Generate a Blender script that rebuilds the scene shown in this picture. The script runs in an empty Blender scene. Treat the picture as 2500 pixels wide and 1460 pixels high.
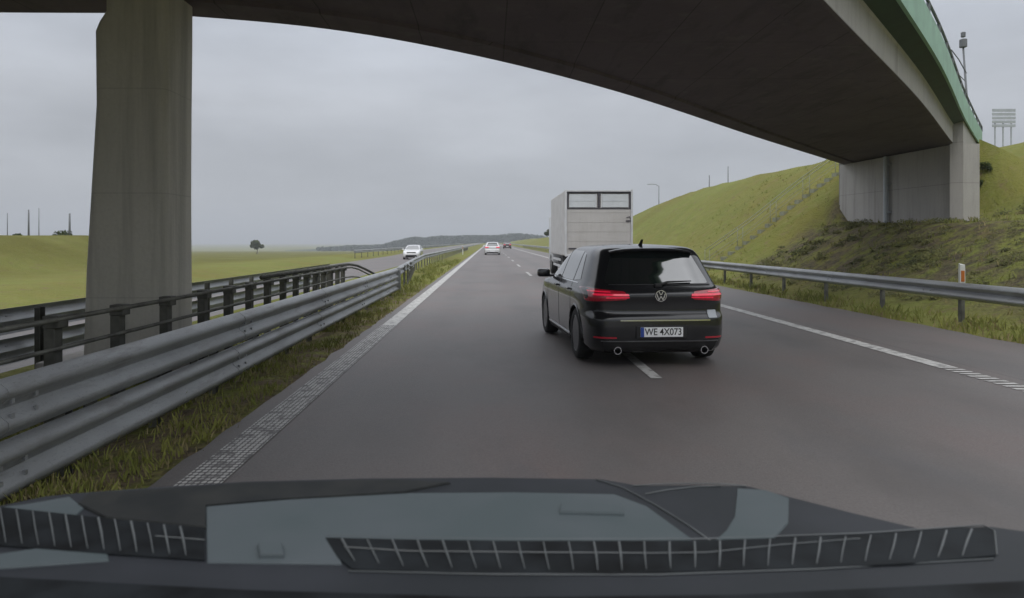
import bpy, bmesh, math, random
from mathutils import Vector, Matrix, noise
random.seed(7)
PI = math.pi
R = math.radians
COL = bpy.context.scene.collection
SC = bpy.context.scene
F = 1750.0; W = 2500.0; H = 1460.0; VX = 1195.0; VY = 590.0; CAMH = 1.55

# ------------------------------------------------------------------ materials
def newmat(name):
    m = bpy.data.materials.new(name); m.use_nodes = True
    nt = m.node_tree; b = nt.nodes['Principled BSDF']
    return m, nt, b
def mat(name, col, rough=0.6, metal=0.0, var=0.0, scale=8.0, bump=0.0, coat=0.0, emit=0.0, spec=0.5, col2=None, detail=4.0):
    m, nt, b = newmat(name)
    b.inputs['Roughness'].default_value = rough; b.inputs['Metallic'].default_value = metal
    b.inputs['Coat Weight'].default_value = coat; b.inputs['Coat Roughness'].default_value = 0.04
    b.inputs['Specular IOR Level'].default_value = spec
    tc = nt.nodes.new('ShaderNodeTexCoord')
    n = nt.nodes.new('ShaderNodeTexNoise'); n.inputs['Scale'].default_value = scale; n.inputs['Detail'].default_value = detail
    nt.links.new(tc.outputs['Object'], n.inputs['Vector'])
    r = nt.nodes.new('ShaderNodeValToRGB')
    c2 = col2 if col2 else tuple(c * (1 - var) for c in col)
    r.color_ramp.elements[0].position = 0.35; r.color_ramp.elements[1].position = 0.65
    r.color_ramp.elements[0].color = (*c2, 1); r.color_ramp.elements[1].color = (*col, 1)
    nt.links.new(n.outputs['Fac'], r.inputs['Fac']); nt.links.new(r.outputs['Color'], b.inputs['Base Color'])
    if emit:
        b.inputs['Emission Color'].default_value = (*col, 1); b.inputs['Emission Strength'].default_value = emit
    if bump:
        bp = nt.nodes.new('ShaderNodeBump'); bp.inputs['Strength'].default_value = bump; bp.inputs['Distance'].default_value = 0.02
        nt.links.new(n.outputs['Fac'], bp.inputs['Height']); nt.links.new(bp.outputs['Normal'], b.inputs['Normal'])
    return m

def mat_layers(name, base, layers, rough=0.8, bumps=(), spec=0.3, seams=None, zones=()):
    """base colour plus noise layers [(scale, lo, hi, colour, amount, stretch)]"""
    m, nt, b = newmat(name)
    b.inputs['Roughness'].default_value = rough; b.inputs['Specular IOR Level'].default_value = spec
    tc = nt.nodes.new('ShaderNodeTexCoord'); prev = None
    for (sc, lo, hi, c, amt, st) in layers:
        mp = nt.nodes.new('ShaderNodeMapping'); mp.inputs['Scale'].default_value = st
        nt.links.new(tc.outputs['Object'], mp.inputs['Vector'])
        n = nt.nodes.new('ShaderNodeTexNoise'); n.inputs['Scale'].default_value = sc; n.inputs['Detail'].default_value = 6
        n.inputs['Roughness'].default_value = 0.62
        nt.links.new(mp.outputs['Vector'], n.inputs['Vector'])
        r = nt.nodes.new('ShaderNodeMapRange'); r.inputs[1].default_value = lo; r.inputs[2].default_value = hi
        r.inputs[3].default_value = 0; r.inputs[4].default_value = amt
        nt.links.new(n.outputs['Fac'], r.inputs[0])
        mx = nt.nodes.new('ShaderNodeMix'); mx.data_type = 'RGBA'
        nt.links.new(r.outputs[0], mx.inputs[0])
        if prev is None: mx.inputs[6].default_value = (*base, 1)
        else: nt.links.new(prev, mx.inputs[6])
        mx.inputs[7].default_value = (*c, 1); prev = mx.outputs[2]
    def MATH(op, a, b_=None, c=None):
        q = nt.nodes.new('ShaderNodeMath'); q.operation = op
        for i, v in enumerate((a, b_, c)):
            if v is None: continue
            if isinstance(v, (int, float)): q.inputs[i].default_value = v
            else: nt.links.new(v, q.inputs[i])
        return q.outputs[0]
    if seams or zones:
        sp = nt.nodes.new('ShaderNodeSeparateXYZ'); nt.links.new(tc.outputs['Object'], sp.inputs[0])
    def mixin(fac, col):
        mx = nt.nodes.new('ShaderNodeMix'); mx.data_type = 'RGBA'; nt.links.new(fac, mx.inputs[0])
        nt.links.new(prev, mx.inputs[6]); mx.inputs[7].default_value = (*col, 1); return mx.outputs[2]
    # construction joints: planes every `step` metres along an axis
    for (ax, step, wid, amt, col) in (seams or ()):
        d = MATH('PINGPONG', MATH('ADD', sp.outputs[ax], 100.37), step / 2)
        f = MATH('MULTIPLY', MATH('LESS_THAN', d, wid), amt); prev = mixin(f, col)
    # ground zones: (x0,x1,y0,y1,soft,noise_scale,lo,hi,amount,colour)
    for (x0, x1, y0, y1, so_, nsc, lo, hi, amt, col) in zones:
        f = None
        for o_, a, c in ((sp.outputs['X'], x0, x1), (sp.outputs['Y'], y0, y1)):
            for s0, s1 in ((a - so_, a + so_), (c + so_, c - so_)):
                m_ = nt.nodes.new('ShaderNodeMapRange'); m_.interpolation_type = 'SMOOTHSTEP'; m_.inputs[1].default_value = s0; m_.inputs[2].default_value = s1
                nt.links.new(o_, m_.inputs[0]); f = m_.outputs[0] if f is None else MATH('MULTIPLY', f, m_.outputs[0])
        n = nt.nodes.new('ShaderNodeTexNoise'); n.inputs['Scale'].default_value = nsc; n.inputs['Detail'].default_value = 7; n.inputs['Roughness'].default_value = .65
        nt.links.new(tc.outputs['Object'], n.inputs['Vector'])
        m_ = nt.nodes.new('ShaderNodeMapRange'); m_.inputs[1].default_value = lo; m_.inputs[2].default_value = hi; m_.inputs[4].default_value = amt
        nt.links.new(n.outputs['Fac'], m_.inputs[0]); prev = mixin(MATH('MULTIPLY', f, m_.outputs[0]), col)
    if prev is not None: nt.links.new(prev, b.inputs['Base Color'])
    nprev = None
    for (sc, strength, dist) in bumps:
        n = nt.nodes.new('ShaderNodeTexNoise'); n.inputs['Scale'].default_value = sc; n.inputs['Detail'].default_value = 5
        nt.links.new(tc.outputs['Object'], n.inputs['Vector'])
        bp = nt.nodes.new('ShaderNodeBump'); bp.inputs['Strength'].default_value = strength; bp.inputs['Distance'].default_value = dist
        nt.links.new(n.outputs['Fac'], bp.inputs['Height'])
        if nprev: nt.links.new(nprev, bp.inputs['Normal'])
        nprev = bp.outputs['Normal']
    if nprev: nt.links.new(nprev, b.inputs['Normal'])
    return m

ONE = (1, 1, 1)
M = {}
M['grass'] = mat_layers('grass_ground', (0.188, 0.208, 0.052), [
    (0.10, .35, .65, (0.165, 0.135, 0.034), .8, ONE), (0.5, .4, .7, (0.125, 0.158, 0.032), .6, ONE),
    (3.0, .45, .75, (0.22, 0.195, 0.080), .5, ONE), (12, .5, .8, (0.095, 0.105, 0.030), .5, ONE),
    (1.5, .58, .68, (0.17, 0.115, 0.075), .6, ONE)], rough=.95, bumps=[(2.0, .6, .25), (14, .8, .08)], spec=.15,
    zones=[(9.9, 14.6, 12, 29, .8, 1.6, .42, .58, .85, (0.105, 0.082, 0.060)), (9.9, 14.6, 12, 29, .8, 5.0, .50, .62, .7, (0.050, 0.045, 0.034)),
           (-3000, -22, -100, 700, 5, .15, .2, .6, .9, (0.105, 0.100, 0.018)),
           (-3.2, -2.0, 0, 26, .12, 2.2, .42, .56, .85, (0.145, 0.105, 0.080)), (-3.2, -2.0, 0, 26, .1, 8, .5, .62, .6, (0.07, 0.055, 0.042))])
M['asphalt'] = mat_layers('asphalt', (0.128, 0.114, 0.110), [
    (0.35, .35, .7, (0.090, 0.083, 0.082), .8, (1, .25, 1)), (.5, .45, .62, (0.135, 0.098, 0.092), .8, (1, .6, 1)), (.6, .55, .68, (0.088, 0.088, 0.096), .7, (1.3, .5, 1)), (1.1, .4, .75, (0.130, 0.116, 0.112), .6, (2.2, .05, 1)),
    (60, .4, .75, (0.19, 0.18, 0.175), .5, ONE), (90, .5, .75, (0.038, 0.036, 0.037), .6, ONE),
    (.22, .52, .60, (0.080, 0.073, 0.071), .45, (1.6, .8, 1))],
    rough=.56, bumps=[(120, .35, .01), (0.8, .05, .02)], spec=.5,
    zones=[(-1.15, -.55, -40, 1400, .28, .7, .3, .7, .42, (0.075, 0.069, 0.068)), (.55, 1.15, -40, 1400, .28, .7, .3, .7, .42, (0.075, 0.069, 0.068)),
           (2.55, 3.15, -40, 1400, .28, .7, .3, .7, .5, (0.073, 0.067, 0.066)), (4.35, 4.95, -40, 1400, .28, .7, .3, .7, .5, (0.073, 0.067, 0.066)),
           (5.85, 5.88, -40, 60, .012, 3, .3, .5, .6, (0.05, 0.047, 0.046)),
           (6.2, 7.9, -40, 300, .4, 1.3, .4, .7, .5, (0.125, 0.115, 0.108))])
M['concrete'] = mat_layers('concrete', (0.40, 0.385, 0.37), [
    (0.6, .35, .7, (0.33, 0.32, 0.31), .8, ONE), (2.2, .5, .75, (0.25, 0.24, 0.225), .5, (3, 3, .25)),
    (25, .45, .7, (0.42, 0.41, 0.39), .4, ONE), (1.2, .55, .7, (0.20, 0.19, 0.175), .6, (2.5, 2.5, .12))], rough=.85, bumps=[(18, .2, .02)],
    seams=[('Z', 1.25, .008, .6, (0.16, 0.155, 0.15))])
M['pier_concrete'] = mat_layers('pier_concrete', (0.56, 0.54, 0.49), [
    (0.8, .35, .7, (0.49, 0.475, 0.43), .8, ONE), (2.6, .5, .75, (0.31, 0.30, 0.27), .5, (3, 3, .25)),
    (25, .45, .7, (0.45, 0.43, 0.39), .4, ONE), (1.3, .52, .68, (0.32, 0.31, 0.28), .6, (2.5, 2.5, .12))], rough=.85, bumps=[(18, .25, .02)],
    seams=[('Z', 1.25, .007, .3, (0.26, 0.25, 0.23))])
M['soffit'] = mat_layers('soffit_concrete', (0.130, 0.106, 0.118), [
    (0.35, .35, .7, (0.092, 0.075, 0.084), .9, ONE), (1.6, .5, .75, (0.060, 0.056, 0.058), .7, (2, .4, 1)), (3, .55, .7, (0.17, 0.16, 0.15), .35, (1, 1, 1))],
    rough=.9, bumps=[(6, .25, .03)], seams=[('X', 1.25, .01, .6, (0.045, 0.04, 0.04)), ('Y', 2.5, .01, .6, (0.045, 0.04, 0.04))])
M['galv'] = mat_layers('galvanised_steel', (0.37, 0.385, 0.40), [
    (1.5, .35, .7, (0.28, 0.295, 0.31), .8, (1, .2, 1)), (14, .45, .75, (0.36, 0.37, 0.38), .5, ONE),
    (5, .52, .70, (0.16, 0.155, 0.145), .7, (1, .3, 2)), (.45, .45, .62, (0.21, 0.215, 0.22), .6, (1, 1, 1)), (30, .55, .75, (0.12, 0.115, 0.10), .5, (1, 1, 3))], rough=.5, spec=.6)
M['galv'].node_tree.nodes['Principled BSDF'].inputs['Metallic'].default_value = .35
M['post'] = mat('post_steel', (0.17, 0.17, 0.15), .6, .3, .5, 6)
M['darkpost'] = mat('weathered_steel', (0.12, 0.12, 0.105), .7, .2, .5, 7)
M['green'] = mat('green_paint', (0.26, 0.46, 0.33), .5, 0, .2, 2)
M['green_d'] = mat('green_steel', (0.018, 0.05, 0.03), .6, 0, .3, 3)  # shade under the edge beam, painted in as a near-black green
M['paint_black'] = mat('black_car_paint', (0.011, 0.012, 0.014), .22, .0, .2, 3, coat=.6)
M['black_plastic'] = mat('black_plastic', (0.014, 0.014, 0.015), .55, 0, .3, 20)
M['glass_dark'] = mat('dark_car_glass', (0.008, 0.013, 0.013), .03, 0, .3, 2, coat=1.0, spec=.9)
_g = M['glass_dark'].node_tree.nodes['Principled BSDF']; _g.inputs['Coat Weight'].default_value = 1; _g.inputs['Coat IOR'].default_value = 2.3
M['tyre'] = mat('tyre_rubber', (0.018, 0.018, 0.018), .85, 0, .3, 30)
M['rim'] = mat('alloy_rim', (0.28, 0.28, 0.29), .35, .8, .2, 10)
M['rim_dark'] = mat('dark_alloy', (0.09, 0.09, 0.095), .35, .6, .2, 10)
M['rail_dull'] = mat('dull_handrail', (0.27, 0.28, 0.20), .7, .1, .2, 6)
M['tarp'] = mat('pale_tarpaulin', (0.60, 0.63, 0.66), .5, 0, .08, 3)
M['chrome'] = mat('chrome', (0.75, 0.76, 0.78), .12, 1.0, .05, 10)
M['red_lamp'] = mat('red_lamp', (0.75, 0.02, 0.06), .15, 0, .25, 30, coat=1.0, emit=.4)
M['red_dark'] = mat('red_lamp_dark', (0.45, 0.012, 0.03), .15, 0, .3, 30, coat=1.0)
M['plate'] = mat('plate_white', (0.84, 0.85, 0.86), .4, 0, .06, 10)
M['plate_blue'] = mat('plate_blue', (0.02, 0.06, 0.3), .4, 0, .1, 10)
M['ink'] = mat('plate_ink', (0.012, 0.012, 0.013), .5, 0, .1, 10)
M['paint_white'] = mat('white_car_paint', (0.66, 0.67, 0.68), .25, 0, .06, 3, coat=1.0)
M['paint_red'] = mat('dark_red_car_paint', (0.04, 0.010, 0.012), .25, 0, .2, 3, coat=1.0)
M['lamp_clear'] = mat('headlamp', (0.75, 0.76, 0.78), .1, .2, .1, 10, coat=1)
M['box_panel'] = mat_layers('truck_panel', (0.50, 0.485, 0.475), [
    (0.7, .4, .7, (0.44, 0.43, 0.42), .8, ONE), (4, .5, .75, (0.38, 0.365, 0.35), .5, (3, 1, .3)), (1.1, .5, .7, (0.38, 0.36, 0.34), .5, ONE)], rough=.5, spec=.4)
M['box_white'] = mat('truck_frame_white', (0.60, 0.61, 0.63), .4, 0, .15, 3)
M['truck_dark'] = mat('truck_chassis', (0.02, 0.02, 0.022), .7, 0, .3, 8)
M['truck_seal'] = mat('door_seal', (0.06, 0.055, 0.07), .6, 0, .2, 8)
M['orange'] = mat('orange_reflector', (0.45, 0.14, 0.03), .3, 0, .2, 20)
M['white_plastic'] = mat('white_post_plastic', (0.62, 0.63, 0.60), .5, 0, .15, 12)
M['pole'] = mat('pole_grey', (0.16, 0.17, 0.18), .6, .2, .2, 4)
M['sign_back'] = mat('sign_back', (0.42, 0.45, 0.48), .5, .2, .15, 3)
M['leaf'] = mat('leaf_green', (0.075, 0.095, 0.028), .85, 0, 0, .9, col2=(0.030, 0.045, 0.016), spec=.1)
M['leaf_far'] = mat('leaf_far', (0.045, 0.065, 0.035), .9, 0, 0, .05, col2=(0.022, 0.036, 0.022), spec=.1)
M['blade'] = mat('grass_blade', (0.24, 0.24, 0.065), .8, 0, 0, 1.2, col2=(0.14, 0.165, 0.040), spec=.15)
M['blade_dry'] = mat('dry_blade', (0.30, 0.25, 0.13), .8, 0, 0, 1.5, col2=(0.19, 0.165, 0.07), spec=.15)
M['weed'] = mat('weed_leaf', (0.17, 0.165, 0.065), .85, 0, 0, 1.4, col2=(0.085, 0.095, 0.042), spec=.1)
M['bark'] = mat('bark', (0.10, 0.08, 0.06), .9, 0, .4, 6)
M['dash'] = mat('dashboard_vinyl', (0.022, 0.025, 0.032), .65, 0, .25, 5, bump=.05, col2=(0.011, 0.014, 0.018))  # these materials carry the windscreen reflection's tones as surface colour
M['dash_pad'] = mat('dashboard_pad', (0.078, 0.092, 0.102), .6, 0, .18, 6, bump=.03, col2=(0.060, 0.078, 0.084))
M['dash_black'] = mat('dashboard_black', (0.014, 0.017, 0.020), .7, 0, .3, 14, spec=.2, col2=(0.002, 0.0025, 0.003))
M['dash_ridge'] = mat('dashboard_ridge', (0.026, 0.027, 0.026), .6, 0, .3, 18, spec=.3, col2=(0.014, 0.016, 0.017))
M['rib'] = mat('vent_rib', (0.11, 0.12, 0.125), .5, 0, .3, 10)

# painted line: solid, and an agglomerate (dot pattern) line
def line_mat(name, dots):
    m, nt, b = newmat(name)
    b.inputs['Roughness'].default_value = .6
    tc = nt.nodes.new('ShaderNodeTexCoord')
    n = nt.nodes.new('ShaderNodeTexNoise'); n.inputs['Scale'].default_value = 9; n.inputs['Detail'].default_value = 8; n.inputs['Roughness'].default_value = .7
    nt.links.new(tc.outputs['Object'], n.inputs['Vector'])
    r = nt.nodes.new('ShaderNodeMapRange'); r.inputs[1].default_value = .38; r.inputs[2].default_value = .52
    nt.links.new(n.outputs['Fac'], r.inputs[0]); fac = r.outputs[0]
    mx = nt.nodes.new('ShaderNodeMix'); mx.data_type = 'RGBA'
    mx.inputs[6].default_value = (0.20, 0.195, 0.19, 1); mx.inputs[7].default_value = (0.47, 0.465, 0.45, 1)
    if dots:
        mp = nt.nodes.new('ShaderNodeMapping'); mp.inputs['Scale'].default_value = (1 / .040, 1 / .055, 0.001)
        mp.inputs['Rotation'].default_value = (0, 0, 0)
        nt.links.new(tc.outputs['Object'], mp.inputs['Vector'])
        v = nt.nodes.new('ShaderNodeTexVoronoi'); v.inputs['Scale'].default_value = 1; v.inputs['Randomness'].default_value = .10
        nt.links.new(mp.outputs['Vector'], v.inputs['Vector'])
        r2 = nt.nodes.new('ShaderNodeMapRange'); r2.inputs[1].default_value = .46; r2.inputs[2].default_value = .34
        nt.links.new(v.outputs['Distance'], r2.inputs[0])
        ml = nt.nodes.new('ShaderNodeMath'); ml.operation = 'MULTIPLY'
        nt.links.new(r2.outputs[0], ml.inputs[0]); nt.links.new(fac, ml.inputs[1]); fac = ml.outputs[0]
        mx.inputs[6].default_value = (0.085, 0.080, 0.080, 1)
    nt.links.new(fac, mx.inputs[0]); nt.links.new(mx.outputs[2], b.inputs['Base Color'])
    return m
M['line'] = line_mat('line_paint', False); M['line_dots'] = line_mat('agglomerate_line_paint', True)

# ------------------------------------------------------------------ scene helpers
def tag(o, label=None, cat=None, group=None, kind=None):
    if label: o['label'] = label
    if cat: o['category'] = cat
    if group: o['group'] = group
    if kind: o['kind'] = kind
    return o
def thing(name, label, cat, loc=(0, 0, 0), rz=0, group=None):
    o = bpy.data.objects.new(name, None); COL.objects.link(o)
    o.location = loc; o.rotation_euler = (0, 0, rz); o.empty_display_size = .3
    return tag(o, label, cat, group)
def obj(name, bm, material, parent=None, smooth=False, world=False, angle=None):
    """bm -> one mesh object; world=True: coordinates are world ones, shifted to the parent's location"""
    if isinstance(bm, bmesh.types.BMesh):
        if world and parent is not None:
            bmesh.ops.translate(bm, verts=bm.verts, vec=-parent.location)
        bmesh.ops.recalc_face_normals(bm, faces=bm.faces)
        me = bpy.data.meshes.new(name); bm.to_mesh(me); bm.free()
    else: me = bm
    me.materials.append(material)
    if smooth:
        me.shade_smooth()
        if angle:
            me.set_sharp_from_angle(angle=R(angle))
    o = bpy.data.objects.new(name, me); COL.objects.link(o)
    if parent is not None: o.parent = parent
    return o
def copy_tree(o, parent=None):
    c = o.copy(); COL.objects.link(c); c.parent = parent
    for ch in o.children: copy_tree(ch, c)
    return c
def BM(): return bmesh.new()
def box(bm, c, s, rz=0, bevel=0, rot=None):
    m = Matrix.Translation(c) @ (rot if rot else Matrix.Rotation(rz, 4, 'Z')) @ Matrix.Diagonal((*s, 1))
    r = bmesh.ops.create_cube(bm, size=1, matrix=m)
    if bevel:
        es = list({e for v in r['verts'] for e in v.link_edges})
        bmesh.ops.bevel(bm, geom=es, offset=bevel, segments=2, affect='EDGES', profile=.5)
    return r['verts']
def tube(bm, pts, rad, seg=8, cap=True):
    pts = [Vector(p) for p in pts]; rings = []
    for i, p in enumerate(pts):
        d = (pts[min(i + 1, len(pts) - 1)] - pts[max(i - 1, 0)]).normalized()
        up = Vector((0, 0, 1)) if abs(d.z) < .9 else Vector((1, 0, 0))
        a = d.cross(up).normalized(); b = d.cross(a).normalized()
        r = rad[i] if isinstance(rad, (list, tuple)) else rad
        rings.append([bm.verts.new(p + a * math.cos(2 * PI * k / seg) * r + b * math.sin(2 * PI * k / seg) * r) for k in range(seg)])
    for i in range(len(rings) - 1):
        for k in range(seg):
            bm.faces.new((rings[i][k], rings[i][(k + 1) % seg], rings[i + 1][(k + 1) % seg], rings[i + 1][k]))
    if cap: bm.faces.new(rings[0]); bm.faces.new(rings[-1][::-1])
def loft(bm, rings, closed=True, cap=False):
    rv = [[bm.verts.new(p) for p in r] for r in rings]
    n = len(rv[0])
    for i in range(len(rv) - 1):
        for k in range(n if closed else n - 1):
            bm.faces.new((rv[i][k], rv[i][(k + 1) % n], rv[i + 1][(k + 1) % n], rv[i + 1][k]))
    if cap: bm.faces.new(rv[0]); bm.faces.new(rv[-1][::-1])
    return rv
def lathe(bm, prof, axis_o, axis='X', seg=28, cap=False):
    """prof [(along, radius)] round the X axis at axis_o"""
    rings = []
    for (a, r) in prof:
        rings.append([Vector(axis_o) + Vector((a, math.cos(2 * PI * k / seg) * r, math.sin(2 * PI * k / seg) * r)) if axis == 'X' else
                      Vector(axis_o) + Vector((math.cos(2 * PI * k / seg) * r, a, math.sin(2 * PI * k / seg) * r)) for k in range(seg)])
    loft(bm, rings, True, cap)
def sstep(a, b, x):
    t = min(1, max(0, (x - a) / (b - a))); return t * t * (3 - 2 * t)
def text_mesh(s, size, depth=.002, bold=0.0):
    cu = bpy.data.curves.new('t', 'FONT'); cu.body = s; cu.size = size; cu.extrude = depth; cu.offset = bold
    cu.align_x = 'CENTER'; cu.align_y = 'CENTER'
    o = bpy.data.objects.new('t', cu); COL.objects.link(o)
    bpy.context.view_layer.update()
    me = bpy.data.meshes.new_from_object(o.evaluated_get(bpy.context.evaluated_depsgraph_get()))
    bpy.data.objects.remove(o); bpy.data.curves.remove(cu)
    me.materials.clear()
    return me

# ------------------------------------------------------------------ terrain
U = Vector((.62, .785)); C0 = Vector((14.2, 25.3))
def lerp_table(t, x):
    if x <= t[0][0]: return t[0][1]
    for (a, va), (b, vb) in zip(t, t[1:]):
        if x <= b:
            k = (x - a) / (b - a); return va + (vb - va) * k
    return t[-1][1]
def height(x, y):
    z = 0.0
    if x > 9.3:
        near = lerp_table([(9.3, 0), (10.2, .3), (13.2, 2.1), (17, 2.5), (25, 6.6), (60, 7.2)], x)
        near *= sstep(-30, 5, y) * .4 + .6
        crest = lerp_table([(30, 6.0), (62, 6.2), (78, 5.6), (92, 4.7), (112, 3.4), (200, 3.0), (420, 2.6), (700, .8)], y)
        far = crest * sstep(0, 1, min(1, max(0, (x - 9.2) / 10.0))) if y < 120 else crest * sstep(9.2, 18, x)
        far = crest * (0.55 * min(1, max(0, (x - 9.3) / 9.2)) + .45 * sstep(9.3, 18.5, x))
        k = sstep(28.5, 37, y)
        z = near * (1 - k) + far * k
        p = Vector((x, y)) - C0; t = p.dot(U); d = abs(p.x * U.y - p.y * U.x)
        if t > 2.2:
            z = max(z, min((5.45 - .6 * max(0, d - 2.2)) * sstep(2.2, 3.2, t), .72 * (x - 9.6)))
        z += .10 * noise.noise(Vector((x * .35, y * .35, 0))) * sstep(10, 12, x) + .18 * noise.noise(Vector((x * .09, y * .09, 3)))* sstep(10, 14, x)
    elif x < -14:
        z = -0.0115 * max(0, y - 20) * sstep(14, 34, -x)
        if y > 900: z = -10.1 * sstep(14, 34, -x)
        z += (2.0 - z) * sstep(22, 30, -x) * sstep(20, 38, y) * (1 - sstep(75, 110, y)) * sstep(.47, .56, -x / max(y, 1))
        z += .10 * noise.noise(Vector((x * .1, y * .1, 5))) * sstep(14, 20, -x)
    if x < -6.0: z -= .28 * sstep(-6.0, -6.6, x) * (1 - sstep(88, 125, y)) * sstep(16.5, 13.5, -x) if -x < 16.5 else 0
    if -2.9 < x < -2.1: z = 0.02
    if -6.2 < x <= -2.9: z = -.06
    return z - .004
def axis_vals(dense0, dense1, step, lo, hi, g=1.13):
    v = []; x = dense0
    while x <= dense1: v.append(x); x += step
    s = step; x = dense0
    while x > lo: s *= g; x -= s; v.insert(0, x)
    s = step; x = v[-1]
    while x < hi: s *= g; x += s; v.append(x)
    return v
xs = axis_vals(-20, 30, .5, -2500, 2500); ys = axis_vals(-5, 110, 1.0, -300, 3200)
verts = [(x, y, height(x, y)) for y in ys for x in xs]; n = len(xs)
faces = [(j * n + i, j * n + i + 1, (j + 1) * n + i + 1, (j + 1) * n + i) for j in range(len(ys) - 1) for i in range(n - 1)]
me = bpy.data.meshes.new('ground'); me.from_pydata(verts, [], faces); me.shade_smooth()
tag(obj('ground', me, M['grass']), kind='structure')

def strip(name, x0, x1, y0, y1, z, m, kind='structure', ny=60):
    bm = BM(); pv = None
    for j in range(ny + 1):
        y = y0 + (y1 - y0) * (j / ny) ** 2
        a = bm.verts.new((x0, y, z)); b = bm.verts.new((x1, y, z))
        if pv: bm.faces.new((pv[0], pv[1], b, a))
        pv = (a, b)
    return tag(obj(name, bm, m), kind=kind)
# carriageway with a thin crumbled edge
bm = BM(); pv = None; y = -40
while y < 1400:
    st = .25 if y < 40 else (2 if y < 120 else 20)
    e = -2.12 + .05 * noise.noise(Vector((0, y * 1.7, 0))) + .03 * noise.noise(Vector((0, y * 6, 4)))
    e2 = 7.9 + .07 * noise.noise(Vector((3, y * 1.1, 0)))
    row = [bm.verts.new((e - .03, y, -.0)), bm.verts.new((e, y, .030)), bm.verts.new((e2, y, .030)), bm.verts.new((e2 + .03, y, 0))]
    if pv:
        for k in range(3): bm.faces.new((pv[k], pv[k + 1], row[k + 1], row[k]))
    pv = row; y += st
tag(obj('road', bm, M['asphalt']), kind='structure')
bm = BM(); pv = None
oz = lambda y: .012 - .28 * (1 - sstep(88, 125, y))
for y in [-40, 0, 40, 86] + list(range(90, 128, 3)) + [200, 400, 800, 1400]:
    row = [bm.verts.new((-12.6, y, oz(y))), bm.verts.new((-6.7, y, oz(y)))]
    if pv: bm.faces.new((pv[0], pv[1], row[1], row[0]))
    pv = row
tag(obj('opposite_road', bm, M['asphalt']), kind='structure')
ZL = .036
def line_bm(x0, x1, y0, y1, z=ZL, bm=None):
    b = bm or BM()
    v = [b.verts.new((x0, y0, z)), b.verts.new((x1, y0, z)), b.verts.new((x1, y1, z)), b.verts.new((x0, y1, z))]
    b.faces.new(v); return b
tag(obj('edge_line', line_bm(-1.96, -1.68, -10, 13), M['line_dots']), kind='structure')
tag(obj('edge_line', line_bm(-1.95, -1.69, 13.0, 1300), M['line']), kind='structure')
bm = BM(); yy = -4
while yy < 8.55: line_bm(5.40, 5.63, yy, yy + .075, bm=bm); yy += .14
tag(obj('ribbed_edge_line', bm, M['line']), kind='structure')
tag(obj('edge_line', line_bm(5.40, 5.63, 8.6, 1300), M['line']), kind='structure')
bm = BM()
yy = 7.95 - 11.9 * 2
while yy < 800:
    line_bm(1.79, 1.92, yy, yy + 4.0, bm=bm); yy += 11.9
tag(obj('lane_line', bm, M['line']), kind='structure')
bm = BM(); line_bm(-12.3, -12.1, 128, 1300, .017, bm); line_bm(-7.2, -7.0, 128, 1300, .017, bm)
yy = 130
while yy < 600: line_bm(-9.9, -9.78, yy, yy + 4, .017, bm); yy += 12
tag(obj('opposite_lane_line', bm, M['line']), kind='structure')

# ------------------------------------------------------------------ bridge
far_e = [(-30, 9.4), (-15, 9.5), (-6.6, 9.6), (-3.9, 9.80), (-1.2, 11.05), (2.55, 14.6), (8, 21.25), (14, 28.4), (20, 35.6)]
near_e = [(-30, -4.5), (-15, -4.5), (-6.6, -3.4), (-2.4, .6), (1.4, 5.4), (4.24, 9.10), (9.30, 15.5), (14.42, 22.3), (19.6, 29.0)]  # out-of-view left part widened towards the camera to shade the pillar
def crom(P, n=10):
    out = []
    for i in range(len(P) - 1):
        p0 = Vector(P[max(i - 1, 0)]); p1 = Vector(P[i]); p2 = Vector(P[i + 1]); p3 = Vector(P[min(i + 2, len(P) - 1)])
        for k in range(n):
            t = k / n
            out.append(.5 * ((2 * p1) + (p2 - p0) * t + (2 * p0 - 5 * p1 + 4 * p2 - p3) * t * t + (3 * p1 - p0 - 3 * p2 + p3) * t ** 3))
    out.append(Vector(P[-1])); return out
FE = crom(far_e); NE = crom(near_e); NS = len(FE)
bridge = thing('road_bridge', 'dark concrete overpass with green parapet crossing above the motorway on a square pillar', 'bridge', (-4.4, 9.0, 0))
SOF = 4.60
def v3(p, z): return Vector((p.x, p.y, z))
rings = []
for f, n_ in zip(FE, NE):
    d = (n_ - f).normalized()
    rings.append([v3(n_, SOF + .02), v3(n_ - d * .06, SOF), v3(n_ - d * .7, SOF), v3(n_ - d * .74, SOF + .05), v3(f + d * .74, SOF + .05), v3(f + d * .7, SOF), v3(f + d * .06, SOF), v3(f, SOF + .02)])
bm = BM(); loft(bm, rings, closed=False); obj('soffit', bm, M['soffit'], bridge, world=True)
bm = BM(); rings = []
for f, n_ in zip(FE, NE):
    d = (n_ - f).normalized()
    rings.append([v3(n_, SOF + .02), v3(n_, 5.14), v3(n_ + d * .03, 5.20)])
loft(bm, rings, closed=False); rings = []
for f, n_ in zip(FE, NE):
    d = (n_ - f).normalized(); rings.append([v3(f, SOF + .02), v3(f, 5.14), v3(f - d * .03, 5.20)])
loft(bm, rings, closed=False)
obj('girder', bm, M['concrete'], bridge, world=True)
bm = BM()
loft(bm, [[v3(n_ + (n_ - f).normalized() * .46, 5.30), v3(n_ + (n_ - f).normalized() * .46, 5.62), v3(f + (f - n_).normalized() * .46, 5.62), v3(f + (f - n_).normalized() * .46, 5.30), v3(f, 5.20), v3(n_, 5.20)] for f, n_ in zip(FE, NE)], closed=True, cap=True)
obj('deck_slab', bm, M['green_d'], bridge, world=True)
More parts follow.
